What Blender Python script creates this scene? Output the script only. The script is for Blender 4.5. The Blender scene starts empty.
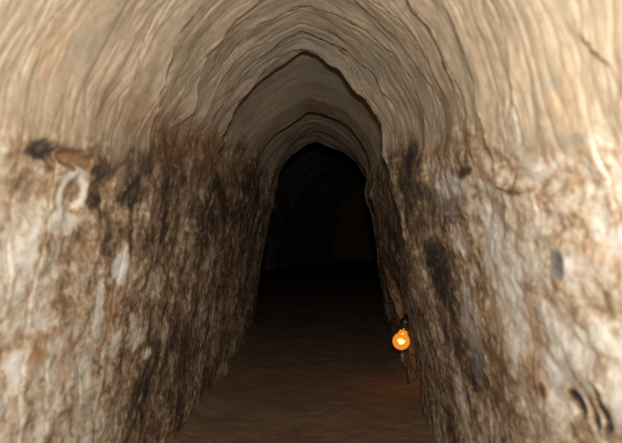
import math, random
import numpy as np

# ------------------------------------------------------------------ numeric noise
_rs = np.random.RandomState(7)
_perm = _rs.permutation(512)
_perm = np.concatenate([_perm, _perm, _perm])
_gr = _rs.uniform(0, 2 * math.pi, 512)
_gx, _gy = np.cos(_gr), np.sin(_gr)


def perlin(x, y, seed=0):
    x = np.asarray(x, float) + seed * 17.31
    y = np.asarray(y, float) + seed * 9.77
    xi = np.floor(x).astype(int); yi = np.floor(y).astype(int)
    xf = x - xi; yf = y - yi
    xi &= 511; yi &= 511
    u = xf ** 3 * (xf * (xf * 6 - 15) + 10); v = yf ** 3 * (yf * (yf * 6 - 15) + 10)
    def g(ix, iy, fx, fy):
        h = _perm[_perm[ix & 511] + (iy & 511)] & 511
        return _gx[h] * fx + _gy[h] * fy
    a = g(xi, yi, xf, yf); b = g(xi + 1, yi, xf - 1, yf)
    c = g(xi, yi + 1, xf, yf - 1); d = g(xi + 1, yi + 1, xf - 1, yf - 1)
    return 1.4 * ((a * (1 - u) + b * u) * (1 - v) + (c * (1 - u) + d * u) * v)


def fbm(x, y, seed=0, octv=4, gain=.5):
    r = 0; amp = 1; tot = 0
    for o in range(octv):
        r = r + amp * perlin(x * 2 ** o, y * 2 ** o, seed + o * 3); tot += amp; amp *= gain
    return r / tot * 1.5


def sstep(a, b, x):
    t = np.clip((x - a) / (b - a), 0, 1)
    return t * t * (3 - 2 * t)


# ------------------------------------------------------------------ the tunnel's cross-sections
EYE = 0.60                                  # lens height above the floor, metres
# heights relative to the lens; half profiles listed from the foot to the crown
SECTIONS = [
    # dist, left [(x,h)..], right [(x,h)..] , both end at the crown
    (0.25, [(-.50, -.62), (-.475, -.31), (-.452, -.095), (-.432, .07), (-.392, .22), (-.33, .34), (-.25, .43), (-.15, .51), (-.03, .575)],
           [(.45, -.62), (.425, -.31), (.395, -.095), (.372, .07), (.330, .22), (.265, .34), (.18, .43), (.09, .51), (-.03, .575)]),
    (0.90, [(-.47, -.61), (-.432, -.31), (-.410, -.095), (-.392, .07), (-.355, .20), (-.30, .315), (-.225, .40), (-.135, .475), (-.035, .53)],
           [(.385, -.61), (.345, -.31), (.312, -.095), (.292, .07), (.262, .20), (.208, .315), (.14, .40), (.06, .475), (-.035, .53)]),
    (1.62, [(-.413, -.60), (-.378, -.31), (-.351, -.095), (-.330, .07), (-.300, .20), (-.255, .30), (-.195, .385), (-.12, .44), (-.04, .482)],
           [(.340, -.60), (.292, -.31), (.252, -.095), (.230, .07), (.208, .20), (.165, .30), (.105, .385), (.04, .44), (-.04, .482)]),
    (2.45, [(-.410, -.60), (-.375, -.31), (-.345, -.095), (-.325, .07), (-.298, .20), (-.255, .30), (-.200, .385), (-.12, .44), (-.035, .478)],
           [(.385, -.60), (.345, -.31), (.305, -.095), (.280, .07), (.250, .20), (.205, .30), (.140, .385), (.06, .44), (-.035, .478)]),
    (3.50, [(-.392, -.60), (-.356, -.31), (-.316, -.095), (-.280, .07), (-.238, .20), (-.203, .30), (-.155, .38), (-.09, .44), (-.01, .475)],
           [(.405, -.60), (.375, -.31), (.345, -.095), (.322, .07), (.285, .20), (.240, .30), (.175, .38), (.08, .435), (-.01, .475)]),
    (3.62, [(-.392, -.60), (-.356, -.31), (-.316, -.095), (-.280, .07), (-.238, .20), (-.203, .30), (-.155, .38), (-.09, .44), (-.01, .475)],
           [(.405, -.60), (.375, -.31), (.345, -.095), (.322, .07), (.285, .20), (.240, .30), (.175, .38), (.08, .435), (-.01, .475)]),
    (3.80, [(-1.15, -.62), (-1.20, -.31), (-1.18, -.095), (-1.10, .10), (-1.0, .32), (-.82, .55), (-.60, .75), (-.32, .90), (-.02, .98)],
           [(1.2, -.62), (1.25, -.31), (1.22, -.095), (1.14, .10), (1.03, .32), (.84, .55), (.60, .75), (.30, .90), (-.02, .98)]),
    (13.0, [(-1.15, -.62), (-1.20, -.31), (-1.18, -.095), (-1.10, .10), (-1.0, .32), (-.82, .55), (-.60, .75), (-.32, .90), (-.02, .98)],
           [(1.2, -.62), (1.25, -.31), (1.22, -.095), (1.14, .10), (1.03, .32), (.84, .55), (.60, .75), (.30, .90), (-.02, .98)]),
]
D0, D1 = 0.25, 13.0
SPRING = 4                                    # control point where wall gives way to vault


def _catmull(P, n):
    """n samples per span through the control points P (k,2) -> (span*n+1, 2)"""
    P = np.asarray(P, float); k = len(P)
    Q = np.vstack([2 * P[0] - P[1], P, 2 * P[-1] - P[-2]])
    t = np.linspace(0, 1, n, endpoint=False)[:, None]
    out = []
    for i in range(k - 1):
        p0, p1, p2, p3 = Q[i], Q[i + 1], Q[i + 2], Q[i + 3]
        out.append(.5 * ((2 * p1) + (-p0 + p2) * t + (2 * p0 - 5 * p1 + 4 * p2 - p3) * t ** 2 + (-p0 + 3 * p1 - 3 * p2 + p3) * t ** 3))
    out.append(P[-1:][:])
    return np.vstack(out)


def base_grid(dd, span):
    """rows = distances dd, columns = around the profile from left foot over the crown to the right foot"""
    ds = np.array([s[0] for s in SECTIONS])
    secs = []
    for s in SECTIONS:
        L = _catmull(s[1], span); R = _catmull(s[2], span)[::-1]
        secs.append(np.vstack([L, R[1:]]))
    secs = np.array(secs)                       # (k, m, 2)
    idx = np.clip(np.searchsorted(ds, dd, side='right') - 1, 0, len(ds) - 2)
    t = (dd - ds[idx]) / (ds[idx + 1] - ds[idx])
    t = np.where(idx < 3, t, t * t * (3 - 2 * t))
    t = np.clip(t, 0, 1)[:, None, None]
    prof = secs[idx] * (1 - t) + secs[idx + 1] * t   # (n, m, 2)
    # gentle rounding between key sections
    X = prof[:, :, 0]; H = prof[:, :, 1]
    Y = np.repeat(dd[:, None], X.shape[1], 1)
    return X, Y, H


def arc_coord(span):
    """arc length along the reference section, zero at the crown, negative left"""
    s = SECTIONS[2]
    L = _catmull(s[1], span); R = _catmull(s[2], span)[::-1]
    P = np.vstack([L, R[1:]])
    a = np.concatenate([[0], np.cumsum(np.hypot(*np.diff(P, axis=0).T))])
    return a - a[len(L) - 1]

# ------------------------------------------------------------------ marks on the walls, in wall coordinates
# (arc metres from the crown, distance along the tunnel, half sizes, kind, strength)
STAINS = [
   (-0.495, 0.851, 0.014, 0.035, 'dark', 0.85),
   (-0.499, 0.942, 0.011, 0.039, 'rust', 1.3),
   (-0.499, 0.973, 0.014, 0.012, 'dark', 0.6),
   (-0.562, 1.025, 0.023, 0.026, 'dark', 0.8),
   (-0.524, 0.824, 0.03, 0.036, 'grey', 0.5),
   (-0.601, 0.942, 0.021, 0.068, 'pale', 0.85),
   (-0.626, 0.887, 0.091, 0.094, 'pale', 0.35),
   (-0.679, 1.147, 0.038, 0.03, 'pale', 1.1),
   (-0.732, 1.348, 0.035, 0.035, 'pale', 0.6),
   (-0.528, 1.445, 0.151, 0.727, 'dark', 0.4),
   (-0.581, 2.4, 0.217, 0.48, 'dark', 0.25),
   (-0.535, 1.152, 0.042, 0.058, 'dark', 0.6),
   (-1.018, 1.511, 0.151, 0.248, 'dark', 0.35),
   (-0.398, 1.6, 0.06, 0.6, 'rust', 0.65),
   (-0.798, 0.898, 0.038, 0.023, 'rust', 1),
   (-0.809, 0.983, 0.039, 0.021, 'rust', 0.8),
   (-0.782, 1.127, 0.038, 0.031, 'rust', 0.8),
   (-0.661, 1.02, 0.032, 0.026, 'rust', 0.5),
   (-0.804, 0.853, 0.039, 0.026, 'pale', 0.7),
   (-0.757, 0.912, 0.01, 0.04, 'pale', 0.8),
   (-0.757, 1.08, 0.086, 0.014, 'pale', 0.6),
   (-0.837, 1.263, 0.023, 0.049, 'pale', 0.8),
   (-0.871, 1.459, 0.043, 0.031, 'pale', 0.7),
   (-0.889, 1.334, 0.012, 0.017, 'pale', 1),
   (-0.982, 1.208, 0.066, 0.05, 'grey', 0.7),
   (-0.883, 0.855, 0.031, 0.03, 'grey', 0.5),
   (-0.889, 0.983, 0.058, 0.083, 'pale', 0.2),
   (0.514, 1.17, 0.019, 0.099, 'pale', 0.9),
   (0.532, 1.211, 0.05, 0.125, 'grey', 0.85),
   (0.611, 1.167, 0.03, 0.043, 'pale', 0.6),
   (0.599, 1.0, 0.07, 0.039, 'pale', 0.7),
   (0.555, 1.371, 0.069, 0.123, 'dark', 0.5),
   (0.697, 1.338, 0.086, 0.087, 'dark', 0.72),
   (0.435, 1.226, 0.019, 0.126, 'rust', 0.8),
   (0.499, 0.99, 0.018, 0.035, 'rust', 0.9),
   (0.496, 1.077, 0.011, 0.034, 'dark', 0.7),
   (0.54, 0.853, 0.008, 0.033, 'dark', 0.5),
   (0.451, 1.504, 0.077, 0.152, 'dark', 0.3),
   (0.805, 1.205, 0.121, 0.05, 'grey', 0.93),
   (0.789, 1.295, 0.124, 0.04, 'dark', 0.62),
   (0.9, 1.232, 0.033, 0.053, 'dark', 0.5),
   (0.742, 1.175, 0.086, 0.044, 'pale', 0.4),
   (0.773, 0.898, 0.084, 0.032, 'rust', 0.8),
   (0.747, 1.061, 0.026, 0.052, 'rust', 0.6),
   (0.628, 0.702, 0.022, 0.018, 'rust', 0.6),
   (0.496, 0.757, 0.011, 0.027, 'rust', 0.5),
   (0.875, 1.077, 0.064, 0.04, 'rust', 0.4),
   (0.722, 0.809, 0.035, 0.054, 'pale', 0.7),
   (0.579, 0.694, 0.033, 0.029, 'pale', 0.1),
   (0.712, 0.937, 0.082, 0.029, 'pale', 0.5),
   (0.811, 0.859, 0.034, 0.027, 'pale', 0.7),
   (0.628, 0.887, 0.064, 0.061, 'pale', 0.3),
   (0.722, 0.724, 0.035, 0.036, 'pale', 0.5),
   (0.642, 0.778, 0.023, 0.018, 'grey', 1),
   (0.642, 0.778, 0.018, 0.015, 'dark', 0.75),
   (0.834, 0.801, 0.017, 0.017, 'dark', 1.0),
   (0.834, 0.764, 0.017, 0.013, 'dark', 1.0),
   (0.822, 0.731, 0.023, 0.012, 'dark', 1.0),
   (0.839, 0.885, 0.012, 0.013, 'dark', 0.7),
   (0.489, 0.697, 0.007, 0.025, 'grey', 0.9),
   (0.485, 0.751, 0.011, 0.017, 'grey', 0.6),
   (0.514, 0.774, 0.015, 0.012, 'pale', 0.8),
   (0.429, 1.295, 0.019, 0.035, 'pale', 0.4),
   (0.366, 0.801, 0.032, 0.012, 'pale', 0.8),
   (0.426, 0.826, 0.026, 0.012, 'pale', 0.7),
   (0.42, 0.72, 0.013, 0.014, 'grey', 0.5),
   (0.336, 0.935, 0.014, 0.035, 'grey', 0.5),
   (0.288, 1.245, 0.026, 0.036, 'grey', 0.5),
   (-0.341, 0.872, 0.019, 0.021, 'grey', 0.5),
   (0.043, 2.13, 0.1, 0.406, 'grey', 0.5),
   (0.034, 2.306, 0.056, 0.199, 'rust', 0.5),
   (0.697, 2.072, 0.19, 0.374, 'dark', 0.35),
   (0.894, 2.382, 0.103, 0.369, 'rust', 0.3),
   (-0.211, 1.9, 0.09, 0.121, 'grey', 0.4),
   (-0.229, 1.375, 0.067, 0.035, 'grey', 0.5),
   (0.692, 0.793, 0.147, 0.118, 'pale', 0.28),
   (0.599, 0.824, 0.084, 0.082, 'pale', 0.35),
   (-0.717, 0.905, 0.179, 0.144, 'pale', 0.26),
   (0.669, 1.038, 0.115, 0.089, 'pale', 0.4),
   (-0.005, 1.438, 0.104, 0.225, 'grey', 0.35),
   (-0.146, 1.504, 0.05, 0.075, 'grey', 0.35),
   (0.195, 1.449, 0.047, 0.13, 'grey', 0.4),
   (-0.613, 1.519, 0.034, 0.036, 'pale', 0.45),
   (-0.679, 1.844, 0.048, 0.06, 'pale', 0.4),
   (0.816, 1.767, 0.103, 0.139, 'grey', 0.6),
   (0.532, 1.402, 0.046, 0.055, 'grey', 0.6),
]

# clefts between the hewn scallops: (points, cleft depth mm, ledge height mm)
CRACKS = [
    ([(0.0, 1.616), (-0.084, 1.596), (-0.169, 1.624), (-0.237, 1.649), (-0.322, 1.698), (-0.383, 1.707)], 4, 8),
    ([(0.0, 1.616), (0.046, 1.62), (0.082, 1.636), (0.169, 1.616), (0.256, 1.608), (0.33, 1.612), (0.401, 1.62)], 8, 14),
    ([(-0.007, 1.5), (-0.086, 1.496), (-0.179, 1.511), (-0.259, 1.511), (-0.338, 1.541)], 5, 9),
    ([(-0.007, 1.5), (0.075, 1.511), (0.181, 1.47), (0.259, 1.481)], 6, 8),
    ([(-0.009, 1.378), (-0.095, 1.351), (-0.167, 1.382), (-0.232, 1.382)], 3, 5),
    ([(-0.009, 1.378), (0.068, 1.351), (0.141, 1.321), (0.216, 1.311)], 4, 6),
    ([(-0.079, 1.242), (-0.127, 1.242), (-0.162, 1.245), (-0.224, 1.27), (-0.264, 1.308), (-0.338, 1.344)], 9, 14),
    ([(-0.169, 1.088), (-0.232, 1.099), (-0.301, 1.116), (-0.377, 1.17)], 4, 9),
    ([(-0.222, 0.983), (-0.293, 1.0), (-0.344, 1.02)], 3, 7),
    ([(-0.314, 0.789), (-0.349, 0.768), (-0.38, 0.762)], 3, 8),
    ([(0.198, 1.035), (0.248, 1.023), (0.288, 1.015), (0.33, 1.017), (0.366, 1.03)], 6, 9),
    ([(0.095, 1.217), (0.167, 1.232), (0.245, 1.232), (0.322, 1.193)], 3, 6),
    ([(0.13, 1.152), (0.208, 1.135), (0.288, 1.116), (0.346, 1.124)], 3, 6),
    ([(0.389, 0.639), (0.432, 0.605)], 3, 8),
    ([(0.306, 0.782), (0.352, 0.788), (0.398, 0.799), (0.438, 0.803)], 2, 8),
    ([(0.529, 0.919), (0.54, 0.876), (0.544, 0.838), (0.544, 0.803)], 4, 6),
    ([(-0.488, 0.898), (-0.488, 0.928), (-0.485, 0.966)], 8, 4),
    ([(-0.377, 1.759), (-0.506, 1.653), (-0.573, 1.608), (-0.67, 1.608)], 5, 9),
    ([(-0.347, 2.473), (-0.499, 2.46), (-0.665, 2.491)], 4, 8),
    ([(0.416, 1.588), (0.579, 1.572), (0.683, 1.576)], 4, 8),
]


import bpy

SPAN = 46
rows = np.concatenate([np.linspace(-1.2, .30, 60, endpoint=False),
                       np.exp(np.linspace(math.log(.30), math.log(3.60), 900)),
                       np.linspace(3.61, 3.80, 24), np.linspace(3.84, D1, 160)])
X, Y, H = base_grid(np.maximum(rows, D0), SPAN)
Y = np.repeat(rows[:, None], X.shape[1], 1)
arc = arc_coord(SPAN)
NR, NC = X.shape
A = np.repeat(arc[None], NR, 0)

# the lower, weathered band starts at a wavering line on each wall
edge = np.where(A < 0, -.455 + .03 * sstep(1.05, 1.25, Y) + .125 * sstep(.95, 1.9, Y) , .425 - .055 * sstep(.9, 1.5, Y) + .06 * sstep(.95, .7, Y))
wav = .05 * fbm(A * 2, Y * 6, 31) + .025 * fbm(A * 6, Y * 26, 32)
low = np.where(A < 0, edge - A, A - edge) + wav        # positive = weathered band
LOW = sstep(-.05, .055, low)

# ---- inward relief, metres
R = .016 * fbm(A * 2.6, Y * 2.2, 1)
R += .0065 * fbm(A * 9, Y * 6, 2) * (.45 + .6 * LOW)
R += .0026 * (fbm(A * 38, Y * 22, 3) * LOW + fbm(A * 20, Y * 34, 9) * .4 * (1 - LOW))
SM = 1 - .85 * np.exp(-((Y - 2.06) / .30) ** 4) * (1 - LOW)
R *= .4 + .6 * SM
R += .0011 * fbm(A * 5, Y * 30, 4) * SM * (1 - .7 * LOW)                  # streaks that follow the picking
rid = 1 - np.abs(fbm(A * 3.2, Y * 20 + .5 * fbm(A * 4, Y * 3, 6), 5)) * 1.6
R -= .003 * np.clip(rid, 0, 1) ** 6 * (.8 - .7 * LOW) * SM
lump = fbm(A * 22, Y * 13, 8, 3)
R += .004 * np.clip(lump, 0, 1) * LOW

# scalloped ledges left by the digging, each a slow swell towards the far side and a sharp drop
rng = random.Random(11)
dk = .42
ledges = []
while dk < 3.55:
    if not (1.70 < dk < 2.38):
        ledges.append((dk, rng.uniform(.0025, .008)))
    dk += rng.uniform(.04, .10) * (.6 + .45 * dk)
big = [(1.675, .010), (2.40, .042), (2.62, .007), (2.80, .010), (3.02, .032), (3.14, .008), (3.28, .012), (3.44, .022)]
arc1 = A[0]
for k, (dk, amp) in enumerate(ledges + big):
    isbig = k >= len(ledges)
    warp = .045 * dk * fbm(arc1 * 1.6, arc1 * 0 + k * 3.7, 40, 3) + .008 * dk * fbm(arc1 * 11, arc1 * 0 + k * 5.1, 41, 3)
    if isbig: warp *= .5
    am = amp * np.clip(.35 + (1.3 if not isbig else .5) * fbm(arc1 * 2.3, arc1 * 0 + k * 2.9, 42, 2) + (.5 if isbig else 0), 0, 1.6)
    wl = 1 - (.6 if not isbig else .35) * sstep(.38, .62, np.abs(arc1))
    x = Y - dk - warp[None]
    ln = (.05 if not isbig else (.30 if amp > .03 else .12)) * (.5 + .5 * dk)
    sh = np.where(x < 0, np.exp(np.maximum(x, -3) / ln), np.exp(-np.maximum(x, 0) / (.006 + .003 * dk)))
    R += (1.5 * am * wl)[None] * sh
    if not isbig: R -= (2.0 * am * wl)[None] * np.exp(-((x - .006) / (.0042 * dk ** .5)) ** 2)

# clefts seen between the scallops
for pts, cd, st in CRACKS:
    P = np.array(pts)
    order = np.argsort(P[:, 0]); P = P[order]
    if len(P) and P[-1, 0] - P[0, 0] < .004: continue
    pad = .05
    cs = np.where((arc1 > P[0, 0] - pad) & (arc1 < P[-1, 0] + pad))[0]
    rs_ = np.where((rows > P[:, 1].min() - .22) & (rows < P[:, 1].max() + .12))[0]
    if not len(cs) or not len(rs_): continue
    sl = np.ix_(rs_, cs)
    a_ = arc1[cs]
    dline = np.interp(a_, P[:, 0], P[:, 1]) + .008 * fbm(a_ * 14, a_ * 0 + cd, 50, 3) * P[0, 1]
    fade = sstep(-pad, .02, a_ - P[0, 0]) * sstep(-pad, .02, P[-1, 0] - a_) * (.75 + .5 * fbm(a_ * 9, a_ * 0 + st, 51, 2))
    x = Y[sl] - dline[None]
    w = .0046 * P[:, 1].mean() ** .5
    swell = np.where(x < 0, np.exp(np.maximum(x, -2) / .055), np.exp(-np.maximum(x, 0) / .007))
    R[sl] += (st * .0019 * fade)[None] * swell
    R[sl] -= (cd * .0075 * fade)[None] * np.exp(-((x - .008) / w) ** 2)

# the scooped bays behind the two great ledges
vault = 1 - sstep(.34, .50, np.abs(A + .02))
wv = .01 * fbm(A * 6, A * 0, 55)
R -= vault * np.interp(Y, [.9, 1.3, 1.66, 1.9, 2.2, 2.42, 2.6, 3.0, 3.6], [.012, .026, .032, .026, .03, .066, .03, .05, .036])
R -= .065 * vault * sstep(0, .05, Y - 1.655 - .22 * np.abs(A) * (A < 0) - wv) * sstep(2.42, 1.80, Y)
R -= .035 * vault * sstep(0, .05, Y - 2.44 - wv) * sstep(2.98, 2.55, Y)
# hollows and the pocket that holds the lamp
def dent(a, d, ra, rd, depth):
    global R
    q = ((A - a) / ra) ** 2 + ((Y - d) / rd) ** 2
    R = R - depth * np.exp(-q * q * .7)
dent(-.497, .935, .012, .040, .020); dent(-.494, .862, .013, .030, .010)
dent(-.560, .965, .030, .022, .010)
dent(.642, .778, .016, .013, .006)
for q in ((.834, .801, .016, .016), (.834, .764, .016, .012), (.822, .731, .022, .011)): dent(*q, .010)
dent(1.02, 2.20, .22, .20, .052)
R[rows > 3.8] *= 2.2
# the crown is pointed but worn round
kw = np.exp(-.5 * (np.arange(-30, 31) / 9.0) ** 2); kw /= kw.sum()
c0_ = SPAN * 8; sl_ = np.s_[c0_ - 60:c0_ + 61]
bl = np.exp(-(np.arange(-60, 61) / 28.0) ** 4)[None]
Hs = np.apply_along_axis(lambda q: np.convolve(q, kw, 'same'), 1, H[:, c0_ - 100:c0_ + 101])[:, 40:161]
H[:, sl_] = H[:, sl_] * (1 - bl) + Hs * bl
# displace along the in-plane inward normal
tx = np.gradient(X, axis=1); th = np.gradient(H, axis=1)
ln = np.hypot(tx, th) + 1e-9
nx, nh = th / ln, -tx / ln
cen = np.exp(-(arc1 / .035) ** 2)[None]        # near the crown push straight down
nx = nx * (1 - cen); nh = nh * (1 - cen) - cen
ln = np.hypot(nx, nh); nx /= ln; nh /= ln
R = np.clip(R, -.17, .07)
VX = X + nx * R
VZ = EYE + H + nh * R
VY = Y.copy()
VZ[:, 0] = VZ[:, -1] = -.05 - .05 * np.clip(rows - 6.5, 0, None)
# far away the gallery swings right and sinks
bend = np.clip(Y - 4.2, 0, None)
VX += .02 * bend ** 2
# ---- colour masks
def ell(kind):
    M = np.zeros_like(A)
    wa = .014 * fbm(A * 12, Y * 12, 61, 3) + .008 * fbm(A * 45, Y * 45, 62, 2)
    wd = .018 * fbm(A * 10, Y * 10, 63, 3) + .010 * fbm(A * 30, Y * 40, 64, 2)
    for (a, d, ra, rd, k, s) in STAINS:
        if k != kind: continue
        q = np.sqrt(((A + wa * min(1, ra / .03) - a) / (ra * 1.15)) ** 2 + ((Y + wd * min(1.5, rd / .04) - d) / (rd * 1.15)) ** 2)
        M = np.maximum(M, s * (1 - sstep(.55, 1.25, q)))
    return M
PALE = ell('pale'); DARK = ell('dark'); RUST = ell('rust'); GREY = ell('grey')
# the white ring crust beside the left hollow
q = np.sqrt(((A + .555 + .008 * fbm(A * 30, Y * 30, 71, 2)) / .036) ** 2 + ((Y - .955) / .036) ** 2)
PALE = np.maximum(PALE, 1.1 * np.exp(-((q - 1) / .24) ** 2) * sstep(-.60, -.565, A))
# crust tone shifts paler towards the near end, darker further in
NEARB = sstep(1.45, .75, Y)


# ------------------------------------------------------------------ materials
def lin(r, g, b):
    f = lambda c: (c / 255 / 12.92) if c / 255 <= .04045 else ((c / 255 + .055) / 1.055) ** 2.4
    return (f(r), f(g), f(b), 1)


class NT:
    def __init__(s, name):
        s.m = bpy.data.materials.new(name); s.m.use_nodes = True
        s.t = s.m.node_tree; s.t.nodes.clear()
        s.out = s.t.nodes.new('ShaderNodeOutputMaterial')
    def n(s, typ, ins=None, **kw):
        nd = s.t.nodes.new(typ)
        for k, v in kw.items(): setattr(nd, k, v)
        for k, v in (ins or {}).items():
            if hasattr(v, 'is_output'): s.t.links.new(v, nd.inputs[k])
            else: nd.inputs[k].default_value = v
        return nd
    def attr(s, name): return s.n('ShaderNodeAttribute', attribute_name=name)
    def math(s, op, a, b=None, c=None, clamp=False):
        ins = {0: a}
        if b is not None: ins[1] = b
        if c is not None: ins[2] = c
        return s.n('ShaderNodeMath', ins, operation=op, use_clamp=clamp).outputs[0]
    def noise(s, vec, scale, xyz=(1, 1, 1), det=4, rough=.55, dist=0, off=(0, 0, 0)):
        mp = s.n('ShaderNodeMapping', {'Vector': vec, 'Scale': xyz, 'Location': off})
        return s.n('ShaderNodeTexNoise', {'Vector': mp.outputs[0], 'Scale': scale, 'Detail': det, 'Roughness': rough, 'Distortion': dist}).outputs[0]
    def ramp(s, fac, stops, interp='LINEAR'):
        r = s.n('ShaderNodeValToRGB', {'Fac': fac}); e = r.color_ramp; e.interpolation = interp
        while len(e.elements) < len(stops): e.elements.new(.5)
        for el, (p, c) in zip(e.elements, stops): el.position = p; el.color = c
        return r.outputs[0]
    def mix(s, fac, a, b, mode='MIX'):
        m = s.n('ShaderNodeMix', data_type='RGBA', blend_type=mode)
        for sock, v in ((m.inputs['Factor'], fac), (m.inputs[6], a), (m.inputs[7], b)):
            if hasattr(v, 'is_output'): s.t.links.new(v, sock)
            else: sock.default_value = v
        return m.outputs[2]
    def finish(s, color, rough=.95, bump=None, strength=.5, dist=.01, spec=.2):
        p = s.n('ShaderNodeBsdfPrincipled', {'Roughness': rough, 'Specular IOR Level': spec})
        if hasattr(color, 'is_output'): s.t.links.new(color, p.inputs['Base Color'])
        else: p.inputs['Base Color'].default_value = color
        if bump is not None:
            b = s.n('ShaderNodeBump', {'Height': bump, 'Strength': strength, 'Distance': dist})
            s.t.links.new(b.outputs[0], p.inputs['Normal'])
        s.t.links.new(p.outputs[0], s.out.inputs[0])
        return s.m


def wal(r, g, b):
    c = lin(r, g, b); return (c[0] * .775, c[1] * .77, c[2] * .76, 1)


def earth_wall():
    T = NT('hewn_earth')
    uv = T.attr('wall_uv').outputs['Vector']
    masks = T.attr('marks'); mk = T.n('ShaderNodeSeparateColor', {'Color': masks.outputs['Color']})
    more = T.attr('marks_more'); mm = T.n('ShaderNodeSeparateColor', {'Color': more.outputs['Color']})
    pale, dark, rust = mk.outputs[0], mk.outputs[1], mk.outputs[2]
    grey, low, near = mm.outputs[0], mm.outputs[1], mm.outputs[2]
    # dug clay of the vault
    v1 = T.noise(uv, 1, (3.5, 13, 1), 5, .6, .3)
    v2 = T.noise(uv, 1, (14, 50, 1), 6, .68, .1, (3, 1, 0))
    v3 = T.noise(uv, 1, (70, 90, 1), 3, .6, 0, (5, 2, 0))
    vv = T.math('ADD', T.math('MULTIPLY', v1, .55), T.math('MULTIPLY', v2, .45))
    clay = T.ramp(vv, [(.30, wal(126, 110, 92)), (.42, wal(158, 140, 117)), (.50, wal(176, 158, 134)), (.58, wal(188, 168, 142)), (.70, wal(204, 188, 165))])
    gpatch = T.noise(uv, 1, (5, 5, 1), 4, .6, .4, (11, 4, 0))
    clay = T.mix(T.math('MULTIPLY', T.math('SUBTRACT', gpatch, .50), 2.2, clamp=True), clay, wal(150, 138, 116))
    clay = T.mix(T.math('MULTIPLY', T.math('SUBTRACT', T.noise(uv, 1, (6, 8, 1), 3, .6, .3, (2, 9, 0)), .55), 2.0, clamp=True), clay, wal(196, 158, 120))
    clay = T.mix(T.math('MULTIPLY', T.math('SUBTRACT', v3, .47), 1.5, clamp=True), clay, wal(110, 92, 70))
    clay = T.mix(T.math('MULTIPLY', grey, .85, clamp=True), clay, wal(146, 139, 124))
    # weathered band : one value drives dark crust -> rust -> clay -> white bloom
    s1 = T.noise(uv, 1, (15, 17, 1), 7, .70)
    s2 = T.noise(uv, 1, (42, 44, 1), 6, .70, 0, (7, 3, 0))
    s3 = T.noise(uv, 1, (4, 5, 1), 4, .6, .1, (1, 6, 0))
    s4 = T.noise(uv, 1, (110, 95, 1), 4, .65, 0, (9, 3, 0))
    val = T.math('ADD', T.math('MULTIPLY', s1, .36), T.math('ADD', T.math('MULTIPLY', s2, .34), T.math('ADD', T.math('MULTIPLY', s3, .26), T.math('MULTIPLY', s4, .16))))
    val = T.math('ADD', T.math('MULTIPLY', T.math('SUBTRACT', val, .56), 3.2), .52)
    val = T.math('ADD', val, T.math('ADD', T.math('MULTIPLY', pale, .22), T.math('MULTIPLY', T.math('POWER', pale, 3.0), .22)))
    dk = T.math('MULTIPLY', dark, T.math('ADD', T.math('MULTIPLY', T.math('SUBTRACT', T.math('ADD', T.math('MULTIPLY', s2, .6), T.math('MULTIPLY', s4, .4)), .5), 3.5), .95, clamp=True))
    val = T.math('SUBTRACT', val, T.math('MULTIPLY', dk, .38))
    val = T.math('SUBTRACT', val, T.math('MULTIPLY', T.math('POWER', dark, 3.0), .28))
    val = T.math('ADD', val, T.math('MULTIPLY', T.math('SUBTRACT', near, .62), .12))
    crust = T.ramp(val, [(.10, wal(48, 43, 40)), (.27, wal(90, 74, 58)), (.40, wal(136, 111, 84)), (.51, wal(168, 143, 114)), (.61, wal(190, 174, 152)), (.72, wal(202, 194, 180)), (.92, wal(218, 212, 202))])
    rn = T.noise(uv, 1, (16, 20, 1), 5, .66, 0, (4, 8, 0))
    rf = T.math('ADD', T.math('MULTIPLY', rust, T.math('ADD', rn, .35)), T.math('MULTIPLY', T.math('SUBTRACT', rn, .55), 2.2, clamp=True), clamp=True)
    crust = T.mix(T.math('MULTIPLY', rf, .75), crust, T.mix(T.math('MULTIPLY', dark, .7, clamp=True), wal(158, 116, 78), wal(70, 44, 28)))
    gn = T.noise(uv, 1, (20, 22, 1), 5, .66, 0, (14, 2, 0))
    lf = T.math('MULTIPLY', T.math('SUBTRACT', T.math('ADD', low, T.math('MULTIPLY', T.math('SUBTRACT', T.math('ADD', T.math('MULTIPLY', s1, .5), T.math('MULTIPLY', s2, .5)), .5), 1.8)), .22), 1.7, clamp=True)
    strong = T.math('MAXIMUM', pale, T.math('MAXIMUM', rust, dark))
    lf = T.math('MAXIMUM', lf, T.math('MULTIPLY', strong, 1.0, clamp=True))
    col = T.mix(lf, clay, crust)
    gf = T.math('ADD', T.math('MULTIPLY', T.math('SUBTRACT', T.math('MULTIPLY', gn, grey), .27), 2.6, clamp=True),
                T.math('MULTIPLY', T.math('MULTIPLY', T.math('SUBTRACT', gn, .56), 3.0, clamp=True), T.math('MULTIPLY', low, .55)), clamp=True)
    gf = T.math('MULTIPLY', gf, T.math('ADD', T.math('MULTIPLY', T.math('SUBTRACT', s4, .5), 3.5), .65, clamp=True))
    gf = T.math('MAXIMUM', gf, T.math('MULTIPLY', T.math('POWER', grey, 5.0), .8))
    gcol = T.mix(T.math('MULTIPLY', dark, 1, clamp=True), T.mix(lf, wal(150, 142, 126), wal(158, 154, 148)), wal(88, 92, 90))
    col = T.mix(gf, col, gcol)
    b1 = T.noise(uv, 1, (75, 52, 1), 6, .70, 0, (1, 1, 0))
    b2 = T.noise(uv, 1, (130, 170, 1), 3, .6)
    bump = T.math('ADD', b1, T.math('MULTIPLY', b2, .35))
    bump = T.math('MULTIPLY', bump, T.math('ADD', T.math('MULTIPLY', low, .65), .35))
    return T.finish(col, .92, bump, .5, .007, .18)


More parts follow.
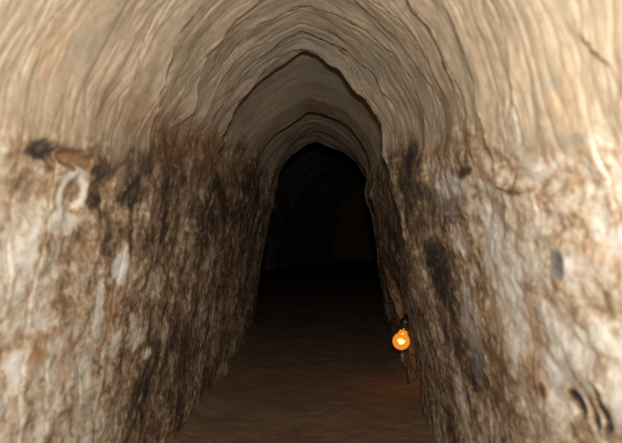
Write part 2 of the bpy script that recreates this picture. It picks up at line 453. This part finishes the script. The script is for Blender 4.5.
def earth_floor():
    T = NT('trodden_earth')
    co = T.n('ShaderNodeNewGeometry').outputs['Position']
    a = T.noise(co, 5, det=5, rough=.6); b = T.noise(co, 60, det=4, rough=.65); c = T.noise(co, 220, det=2)
    col = T.ramp(T.math('ADD', T.math('MULTIPLY', a, .55), T.math('MULTIPLY', b, .45)),
                 [(.32, wal(108, 86, 66)), (.5, wal(127, 102, 79)), (.68, wal(146, 119, 93))])
    return T.finish(col, .97, T.math('ADD', b, T.math('MULTIPLY', c, .4)), .45, .006, .1)


M_WALL = earth_wall(); M_FLOOR = earth_floor()


def plain(name, col, rough=.5, metal=0):
    T = NT(name)
    co = T.n('ShaderNodeNewGeometry').outputs['Position']
    n = T.noise(co, 90, det=3)
    c = T.mix(T.math('MULTIPLY', n, .5), col, tuple(x * .6 for x in col[:3]) + (1,))
    m = T.finish(c, rough, n, .15, .001, .4)
    m.node_tree.nodes['Principled BSDF'].inputs['Metallic'].default_value = metal
    return m


M_SOCKET = plain('black_bakelite', lin(34, 30, 28), .45)
M_CABLE = plain('dark_rubber', lin(38, 30, 26), .7)
M_BRASS = plain('dull_brass', lin(150, 110, 60), .35, 1)


def glow(name, col, strength):
    T = NT(name)
    e = T.n('ShaderNodeEmission', {'Color': col, 'Strength': strength})
    T.t.links.new(e.outputs[0], T.out.inputs[0]); return T.m


def bulb_glass():
    T = NT('glowing_glass')
    lw = T.n('ShaderNodeLayerWeight', {'Blend': .35}).outputs['Facing']
    c = T.ramp(lw, [(.0, (1, .40, .04, 1)), (.45, (1, .27, .018, 1)), (1.0, (.55, .085, .004, 1))])
    e = T.n('ShaderNodeEmission', {'Color': c, 'Strength': 1.2})
    t = T.n('ShaderNodeBsdfTransparent', {'Color': (1, .93, .8, 1)})
    g = T.n('ShaderNodeBsdfGlossy', {'Roughness': .06})
    fac = T.math('ADD', T.math('MULTIPLY', lw, .35), .42, clamp=True)
    m1 = T.n('ShaderNodeMixShader', {0: fac, 1: t.outputs[0], 2: e.outputs[0]})
    m2 = T.n('ShaderNodeMixShader', {0: .05, 1: m1.outputs[0], 2: g.outputs[0]})
    T.t.links.new(m2.outputs[0], T.out.inputs[0]); return T.m


M_GLASS = bulb_glass()
M_FIL = glow('hot_filament', (1, .64, .22, 1), 11)

# ------------------------------------------------------------------ object helpers
COL = bpy.context.scene.collection


def link(name, me, mat, parent=None):
    o = bpy.data.objects.new(name, me); COL.objects.link(o)
    if mat: me.materials.append(mat)
    if parent: o.parent = parent
    return o


def grid_mesh(name, vx, vy, vz, flip=False):
    n, m = vx.shape
    co = np.stack([vx, vy, vz], -1).reshape(-1, 3)
    i = np.arange(n * m).reshape(n, m)
    f = np.stack([i[:-1, :-1], i[:-1, 1:], i[1:, 1:], i[1:, :-1]], -1).reshape(-1, 4)
    if flip: f = f[:, ::-1]
    me = bpy.data.meshes.new(name)
    me.vertices.add(len(co)); me.vertices.foreach_set('co', co.astype(np.float32).ravel())
    me.loops.add(f.size); me.loops.foreach_set('vertex_index', f.astype(np.int32).ravel())
    me.polygons.add(len(f)); me.polygons.foreach_set('loop_start', np.arange(0, f.size, 4, dtype=np.int32))
    me.update(calc_edges=True); me.validate()
    me.polygons.foreach_set('use_smooth', np.ones(len(f), bool))
    return me


def structure(o, label, cat):
    o['kind'] = 'structure'; o['label'] = label; o['category'] = cat
    return o


# normals of the whole skin, so the seams between wall and vault do not show
P = np.stack([VX, VY, VZ], -1)
gu = np.gradient(P, axis=1); gv = np.gradient(P, axis=0)
NRM = np.cross(gu, gv); NRM /= np.linalg.norm(NRM, axis=-1, keepdims=True) + 1e-12
mid = np.stack([np.full_like(VX, -.03), VY, np.full_like(VX, .5)], -1)
sgn = np.sign(np.median(np.sum(NRM * (mid - P), -1)[200:700]))
NRM *= sgn


def skin(name, c0, c1, label, cat):
    s = np.s_[:, c0:c1 + 1]
    me = grid_mesh(name, VX[s], VY[s], VZ[s], flip=(sgn < 0))
    def vec(nm, arr, typ):
        at = me.attributes.new(nm, typ, 'POINT')
        at.data.foreach_set('vector' if typ == 'FLOAT_VECTOR' else 'color', arr.astype(np.float32).ravel())
    one = np.ones_like(A[s])
    vec('wall_uv', np.stack([A[s], Y[s], one * 0], -1), 'FLOAT_VECTOR')
    vec('marks', np.stack([PALE[s], DARK[s], RUST[s], one], -1), 'FLOAT_COLOR')
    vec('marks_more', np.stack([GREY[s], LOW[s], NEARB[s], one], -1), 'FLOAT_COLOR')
    me.normals_split_custom_set_from_vertices([tuple(v) for v in NRM[s].reshape(-1, 3).tolist()])
    return structure(link(name, me, M_WALL), label, cat)


cl = SPRING * SPAN; cr = NC - 1 - SPRING * SPAN
skin('wall_left', 0, cl, 'left earth wall of the tunnel, stained dark brown with pale crust near the mouth', 'wall')
skin('ceiling', cl, cr, 'pointed vault of hewn tan clay with curved digging ridges', 'ceiling')
skin('wall_right', cr, NC - 1, 'right earth wall of the tunnel, whitish crust with rust and grey streaks', 'wall')

# floor
fr = np.concatenate([np.linspace(-1.2, .8, 50, endpoint=False), np.exp(np.linspace(math.log(.8), math.log(4.2), 300)), np.linspace(4.25, D1, 80)])
fx = np.linspace(-1.30, 1.30, 260)
FX, FY = np.meshgrid(fx, fr)
FX = FX + .02 * np.clip(FY - 4.2, 0, None) ** 2
rel = np.abs(fx)[None]
FZ = .004 * fbm(FX * 3, FY * 2.5, 81) + .003 * fbm(FX * 14, FY * 14, 82) + .0012 * fbm(FX * 50, FY * 50, 83, 2) + .03 * sstep(.30, .46, rel) * (FY < 3.6)
FZ -= .03 * np.clip(FY - 7, 0, None)
structure(link('floor', grid_mesh('floor', FX, FY, FZ), M_FLOOR), 'bare trodden brown earth floor of the tunnel', 'floor')

# closing face where the gallery ends in the dark
ex = np.linspace(-1.6, 1.6, 60); ez = np.linspace(-1.4, 2.0, 60)
EX, EZ = np.meshgrid(ex, ez)
EY = D1 - .06 + .05 * fbm(EX * 3, EZ * 3, 91)
structure(link('wall_back', grid_mesh('wall_back', EX + .02 * (D1 - 4.2) ** 2, EY, EZ), M_FLOOR), 'dark earth face far down the tunnel', 'wall')

# ------------------------------------------------------------------ the hanging lamp
import bmesh
from mathutils import Vector, Matrix


def lathe(name, prof, mat, parent, seg=40):
    """prof = [(radius, z)] along the thing's own axis"""
    bm = bmesh.new(); rings = []
    for r, z in prof:
        if r < 1e-6: rings.append([bm.verts.new((0, 0, z))])
        else: rings.append([bm.verts.new((r * math.cos(2 * math.pi * k / seg), r * math.sin(2 * math.pi * k / seg), z)) for k in range(seg)])
    for a, b in zip(rings, rings[1:]):
        for k in range(seg):
            k2 = (k + 1) % seg
            if len(a) == 1: bm.faces.new((a[0], b[k2], b[k]))
            elif len(b) == 1: bm.faces.new((a[k], a[k2], b[0]))
            else: bm.faces.new((a[k], a[k2], b[k2], b[k]))
    bmesh.ops.recalc_face_normals(bm, faces=bm.faces)
    me = bpy.data.meshes.new(name); bm.to_mesh(me); bm.free()
    me.polygons.foreach_set('use_smooth', np.ones(len(me.polygons), bool))
    return link(name, me, mat, parent)


def tube(name, pts, rad, mat, parent, seg=10, sub=8):
    pts = [Vector(p) for p in pts]
    C = []
    Q = [2 * pts[0] - pts[1]] + pts + [2 * pts[-1] - pts[-2]]
    for i in range(len(pts) - 1):
        for j in range(sub):
            t = j / sub; p0, p1, p2, p3 = Q[i:i + 4]
            C.append(.5 * (2 * p1 + (p2 - p0) * t + (2 * p0 - 5 * p1 + 4 * p2 - p3) * t * t + (3 * p1 - p0 - 3 * p2 + p3) * t ** 3))
    C.append(pts[-1])
    bm = bmesh.new(); rings = []
    up = Vector((.3, .9, .2)).normalized()
    for i, c in enumerate(C):
        tg = (C[min(i + 1, len(C) - 1)] - C[max(i - 1, 0)]).normalized()
        u = (up - tg * up.dot(tg)).normalized(); v = tg.cross(u); up = u
        rings.append([bm.verts.new(c + rad * (math.cos(2 * math.pi * k / seg) * u + math.sin(2 * math.pi * k / seg) * v)) for k in range(seg)])
    for a, b in zip(rings, rings[1:]):
        for k in range(seg): bm.faces.new((a[k], a[(k + 1) % seg], b[(k + 1) % seg], b[k]))
    bm.faces.new(rings[0]); bm.faces.new(rings[-1])
    bmesh.ops.recalc_face_normals(bm, faces=bm.faces)
    me = bpy.data.meshes.new(name); bm.to_mesh(me); bm.free()
    me.polygons.foreach_set('use_smooth', np.ones(len(me.polygons), bool))
    return link(name, me, mat, parent)


LD = 2.2
lamp = bpy.data.objects.new('hanging_light_bulb', None); COL.objects.link(lamp)
lamp.empty_display_size = .05
lamp.location = (.304, LD, EYE - .425)          # centre of the glass globe
lamp.rotation_euler = (math.radians(-8), math.radians(14), 0)
lamp['label'] = 'small glowing orange light bulb in a black socket hanging low by the right wall'
lamp['category'] = 'light bulb'
# glass envelope, globe below and neck above
pr = []
for k in range(0, 27):
    th = -math.pi / 2 + k / 26 * math.radians(140)
    pr.append((.0315 * math.cos(th), .0315 * math.sin(th)))
pr += [(.0165, .0300), (.0145, .0350), (.0135, .041)]
pr[0] = (0, -.0315)
lathe('glass_bulb', pr, M_GLASS, lamp)['label'] = 'amber glowing glass globe'
# mount and coil inside
tube('support_wire', [(-.004, 0, .038), (-.005, 0, .02), (-.010, 0, .004)], .0007, M_BRASS, lamp, 8)
tube('support_wire', [(.004, 0, .038), (.005, 0, .02), (.010, 0, .004)], .0007, M_BRASS, lamp, 8)
coil = []
for k in range(97):
    u = k / 96
    coil.append((-.010 + .020 * u + .0018 * math.cos(u * 2 * math.pi * 12), .0018 * math.sin(u * 2 * math.pi * 12) - .005 * math.sin(u * math.pi), .003 - .010 * math.sin(u * math.pi)))
f = tube('filament', coil, (.0024), M_FIL, lamp, 8, 3); f['label'] = 'bright yellow filament'
lathe('screw_base', [(0, .040), (.0135, .040), (.0140, .043), (.0128, .045), (.0140, .047), (.0128, .049), (.0140, .051), (.0128, .053), (.0130, .056), (0, .057)], M_BRASS, lamp)
lathe('socket', [(0, .047), (.0165, .047), (.0178, .049), (.0178, .060), (.0195, .062), (.0195, .074), (.0180, .080), (.0125, .086), (.0080, .094), (.0060, .099), (0, .100)], M_SOCKET, lamp)
inv = (Matrix.Translation(lamp.location) @ lamp.rotation_euler.to_matrix().to_4x4()).inverted()


def skin_x(y, z):
    """x of the right wall's surface at (y, z)"""
    r = int(np.argmin(np.abs(rows - y))); c = cr + int(np.argmin(np.abs(VZ[r, cr:-1] - z)))
    return float(VX[r, c])


top = Matrix.Translation(lamp.location) @ lamp.rotation_euler.to_matrix().to_4x4() @ Vector((0, 0, .098))
pts = [top, top + Vector((.005, .004, .010)), top + Vector((.013, .012, .006)), top + Vector((.017, .018, -.03))]
for k, z in enumerate((.17, .12, .07, .03, .006)):
    pts.append(Vector((.334 + .003 * math.sin(k * 2.1), LD + .035 + .004 * k, z)))
pts.append(Vector((.35, LD + .12, .004)))
tube('cord', [inv @ p for p in pts], .0032, M_CABLE, lamp, 10)

# ------------------------------------------------------------------ light
def light(name, typ, loc, energy, col, **kw):
    d = bpy.data.lights.new(name, typ); d.energy = energy; d.color = col
    for k, v in kw.items(): setattr(d, k, v)
    o = bpy.data.objects.new(name, d); COL.objects.link(o); o.location = loc
    return o


fl = light('camera_flash', 'AREA', (.015, .0, EYE + .085), 20.5, (1, .98, .945), shape='RECTANGLE', size=.05, size_y=.03)
fl.rotation_euler = (math.radians(91), 0, 0)
light('bulb_light', 'POINT', tuple(lamp.location), .55, (1, .33, .07), shadow_soft_size=.012)

w = bpy.data.worlds.new('World'); bpy.context.scene.world = w; w.use_nodes = True
w.node_tree.nodes['Background'].inputs[0].default_value = (.012, .010, .008, 1)
w.node_tree.nodes['Background'].inputs[1].default_value = .15

# ------------------------------------------------------------------ camera
cd = bpy.data.cameras.new('camera'); cam = bpy.data.objects.new('camera', cd); COL.objects.link(cam)
cd.sensor_width = 36; cd.lens = 600 / 622 * 36
cam.location = (0, 0, EYE)
cam.rotation_euler = (math.radians(90) + math.atan(3.5 / 600), 0, math.atan(7 / 600))
cd.clip_start = .02; cd.clip_end = 50
cd.dof.use_dof = True; cd.dof.focus_distance = 2.2; cd.dof.aperture_fstop = 4.0
sc = bpy.context.scene
sc.camera = cam
sc.view_settings.view_transform = 'Standard'; sc.view_settings.look = 'None'
sc.view_settings.gamma = 1; sc.view_settings.use_curve_mapping = False
sc.view_settings.exposure = 0
